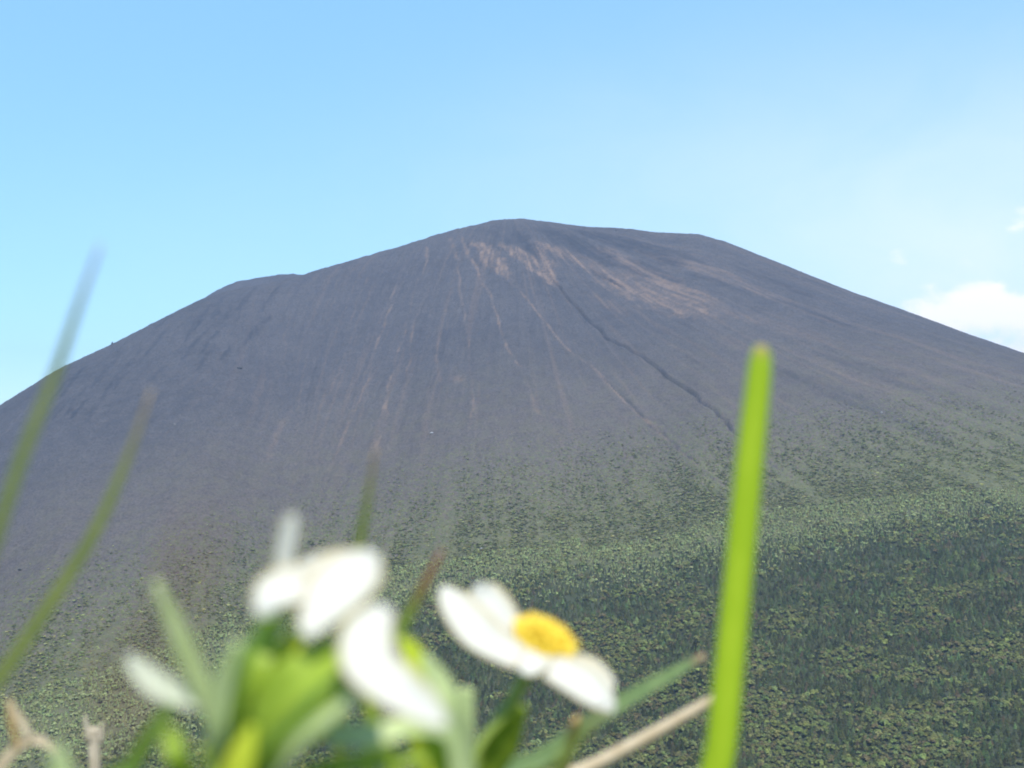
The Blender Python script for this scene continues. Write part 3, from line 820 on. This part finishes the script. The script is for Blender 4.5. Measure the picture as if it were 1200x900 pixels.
    one('grass_blade', 'blurred short green blade at the bottom left under the dry fork', 'grass blade', G,
        [(60, 1000, .17, 36), (70, 930, .17, 42), (72, 897, .17, 28), (64, 874, .17, 8)], 'pale', 20, cup=.2)
    one('dry_stalk', 'beige dry straw stalk slanting up to the broad lime blade', 'dry stalk', 'dry grass stalks',
        [(600, 950, .37, 17), (690, 900, .37, 17), (765, 860, .37, 16), (838, 818, .37, 12), (842, 816, .37, 5)], 'dry', 570, fn=tube)
    one('dry_stalk', 'bleached frayed straw stub at the lower left edge', 'dry stalk', 'dry grass stalks',
        [(113, 1000, .55, 11), (112, 920, .55, 12), (111, 880, .55, 13), (109, 852, .55, 14)], 'drypale', 110, cup=.5)
    s = one('dry_stalk', 'short tan stub below the drooping right petal', 'dry stalk', 'dry grass stalks',
        [(655, 960, .30, 14), (662, 895, .30, 14), (672, 852, .30, 12), (678, 838, .30, 6)], 'tan', 640, fn=tube)
    # frayed ends of the bleached stub
    o = [x for x in COL.objects if x.get('label', '').startswith('bleached frayed')][0]
    bl = np.array(o.location)
    blade('frayed_end', [(104, 872, .5, 7), (101, 848, .5, 5), (99, 838, .5, 2)], M['drypale'], bl, parent=o, nu=8)
    blade('frayed_end', [(117, 872, .5, 6), (119, 856, .5, 5), (120, 847, .5, 2)], M['drypale'], bl, parent=o, nu=8)
    # dry forked leaf in the corner
    base = root_point(-40, .3)
    fx, fy, fd = px_of(base)
    A = empty('dry_leaf', base, 'tan dry forked leaf bent over in the bottom left corner', 'dry leaf', 'dry grass stalks')
    blade('leaf_blade', [(fx, fy, fd, 12), (-30, 1000, .32, 13), (-4, 908, .32, 14), (18, 878, .32, 12), (36, 867, .32, 11), (54, 871, .32, 9), (70, 892, .32, 6), (84, 930, .32, 4)], M['dry'], base, parent=A)
    blade('leaf_tip', [(36, 868, .32, 9), (28, 850, .32, 10), (19, 836, .32, 9), (11, 820, .32, 4)], M['dry'], base, parent=A, nu=10)
    blade('leaf_tip', [(20, 878, .32, 6), (16, 856, .32, 7), (12, 838, .32, 7), (9, 822, .32, 3)], M['tan'], base, parent=A, nu=10)
    # a sedge spike almost touching the lens
    one('sedge_spike', 'soft red-brown sedge spike close to the lens above the left leaves', 'sedge', None,
        [(120, 1100, .05, 5), (160, 880, .05, 6), (190, 760, .05, 9), (212, 690, .05, 13), (228, 640, .05, 14), (236, 612, .05, 5)], 'red', 90, fn=tube)

    # ---- short turf around the roots, below the picture
    n = 16000
    x = rng.uniform(-1.3, 1.3, n); y = rng.uniform(-.6, .95, n)
    ok = np.hypot(x, y) > .07; x = x[ok]; y = y[ok]; n = len(x)
    z = z_ground(x, y)
    h = rng.uniform(.02, .06, n) * np.where(y > .5, .6, 1); a = rng.uniform(0, 6.28, n); l = rng.uniform(0, .5, n); w = rng.uniform(.0008, .0018, n)
    ca, sa = np.cos(a), np.sin(a)
    b0 = np.stack([x - sa * w, y + ca * w, z - .004], 1); b1 = np.stack([x + sa * w, y - ca * w, z - .004], 1)
    m0 = b0 + np.stack([ca * l * h * .4, sa * l * h * .4, h * .6], 1); m1 = b1 + np.stack([ca * l * h * .4, sa * l * h * .4, h * .6], 1)
    tp = np.stack([x + ca * l * h, y + sa * l * h, z + h], 1)
    V = np.stack([b0, b1, m1, m0, tp], 1).reshape(-1, 3); k = np.arange(n)[:, None] * 5
    tint = np.array([.09, .14, .03]) * rng.lognormal(0, .25, (n, 1)); tint[rng.random(n) < .25] = (.30, .24, .13)
    g = mesh_np('grass', V, [k + np.array([[0, 1, 2, 3]]), k + np.array([[3, 2, 4]])], mat_tint('short_turf', .3), False, {'tint': np.repeat(tint, 5, 0)})
    tag(g, 'short green and straw coloured turf around the flower roots', 'grass', kind='stuff')

# ------------------------------------------------------------------ light, sky, air
SUN_AZ, SUN_EL = R(163), R(59)         # high behind the camera, a little to the right
HAZE = 0.00010
def build_light():
    w = bpy.data.worlds.new('World'); scene.world = w; w.use_nodes = True
    nt = w.node_tree; nt.nodes.clear(); b = NB(nt)
    sky = b.n('ShaderNodeTexSky', sky_type='NISHITA', sun_disc=False, sun_elevation=SUN_EL, sun_rotation=SUN_AZ, altitude=2300, air_density=1.0, dust_density=0.5, ozone_density=2.2)
    # clouds low on the right, laid out by bearing and height in the sky
    tc = b.n('ShaderNodeTexCoord'); v = tc.outputs['Generated']
    sep = b.n('ShaderNodeSeparateXYZ'); b.link(v, sep.inputs[0])
    az = b.math('ARCTAN2', sep.outputs[0], sep.outputs[1]); el = b.math('ARCSINE', sep.outputs[2])
    comb = b.n('ShaderNodeCombineXYZ'); b.link(az, comb.inputs[0]); b.link(b.math('MULTIPLY', el, 1.5), comb.inputs[1])
    n1 = b.noise(comb.outputs[0], 26, 6, .55, .3)
    def blob(a0, e0, ra, re):
        da = b.math('DIVIDE', b.math('SUBTRACT', az, a0), ra); de = b.math('DIVIDE', b.math('SUBTRACT', el, e0), re)
        r2 = b.math('ADD', b.math('MULTIPLY', da, da), b.math('MULTIPLY', de, de))
        return b.math('EXPONENT', b.math('MULTIPLY', r2, -1.0))
    def dirpx(x, y):
        r = ray(x, y); return math.atan2(r[0], r[1]), math.atan2(r[2], math.hypot(r[0], r[1]))
    f = None
    for (x, y, rx, ry, k) in [(1155, 372, 78, 44, 1.15), (1250, 400, 80, 80, 1.2), (1052, 303, 16, 14, .55), (1125, 316, 26, 16, .4), (1200, 262, 22, 20, .6), (1420, 330, 120, 60, 1.1)]:
        a0, e0 = dirpx(x, y)
        t = b.math('MULTIPLY', blob(a0, e0, rx / F, ry / F), k)
        f = t if f is None else b.math('MAXIMUM', f, t)
    cl = b.ramp(b.math('ADD', f, b.math('MULTIPLY', b.math('SUBTRACT', n1, .5), 2.2)), .36, 1.0)
    cl = b.math('MULTIPLY', cl, b.ramp(f, .05, .35))
    veil = None
    for (x, y, rx, ry, k) in [(1260, 350, 460, 230, .75), (720, 190, 260, 110, .12), (330, 300, 300, 120, .08)]:
        a0, e0 = dirpx(x, y); t = b.math('MULTIPLY', blob(a0, e0, rx / F, ry / F), k)
        veil = t if veil is None else b.math('ADD', veil, t)
    veil = b.math('MULTIPLY', veil, b.ramp(b.noise(comb.outputs[0], 7, 5, .6, .5), .2, .7, .75, 1.05))
    base = b.mix(1.0, sky.outputs[0], rgb(.87, 1.02, 1.04), 'MULTIPLY')
    base = b.mix(.55, base, rgb(1.72, 3.75, 5.35))
    base = b.mix(veil, base, rgb(5.0, 5.4, 5.8))
    col = b.mix(b.math('MULTIPLY', cl, .9), base, rgb(6.2, 5.9, 5.65))
    bg = b.n('ShaderNodeBackground'); b.link(col, bg.inputs[0]); bg.inputs[1].default_value = .10
    o = b.n('ShaderNodeOutputWorld'); b.link(bg.outputs[0], o.inputs[0])
    l = bpy.data.lights.new('sun', 'SUN'); l.energy = 3.2; l.angle = R(.53); l.color = (1.0, .955, .89)
    so = bpy.data.objects.new('sun', l); COL.objects.link(so)
    dirn = Vector((math.sin(SUN_AZ) * math.cos(SUN_EL), math.cos(SUN_AZ) * math.cos(SUN_EL), math.sin(SUN_EL)))
    so.rotation_euler = dirn.to_track_quat('Z', 'Y').to_euler(); so.location = dirn * 3000

def build_haze():
    x, y0, y1, z0, z1 = 6100, -6100, 6100, -330, 345
    V = np.array([(sx, sy, sz) for sz in (z0, z1) for sy in (y0, y1) for sx in (-x, x)], float)
    Fc = np.array([(0, 2, 3, 1), (4, 5, 7, 6), (0, 1, 5, 4), (2, 6, 7, 3), (0, 4, 6, 2), (1, 3, 7, 5)])
    m, nt = new_mat('air'); b = NB(nt)
    pv = b.n('ShaderNodeVolumePrincipled')
    pv.inputs['Color'].default_value = rgb(.54, .68, 1.0); pv.inputs['Density'].default_value = HAZE; pv.inputs['Anisotropy'].default_value = .2
    b.out(None, pv.outputs[0])
    tag(mesh_np('haze', V, Fc, m), kind='stuff')

build_light()
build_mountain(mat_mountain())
build_ground()
build_vegetation()
build_rocks()
build_foreground()
build_haze()

# ------------------------------------------------------------------ picture settings
vs = scene.view_settings
vs.view_transform = 'Standard'; vs.look = 'None'; vs.gamma = 1; vs.use_curve_mapping = False
vs.exposure = 1.1
scene.display_settings.display_device = 'sRGB'
cy = scene.cycles
cy.use_denoising = True
cy.filter_width = 1.8
cy.max_bounces = 5; cy.diffuse_bounces = 3; cy.transmission_bounces = 4; cy.volume_bounces = 1; cy.transparent_max_bounces = 6
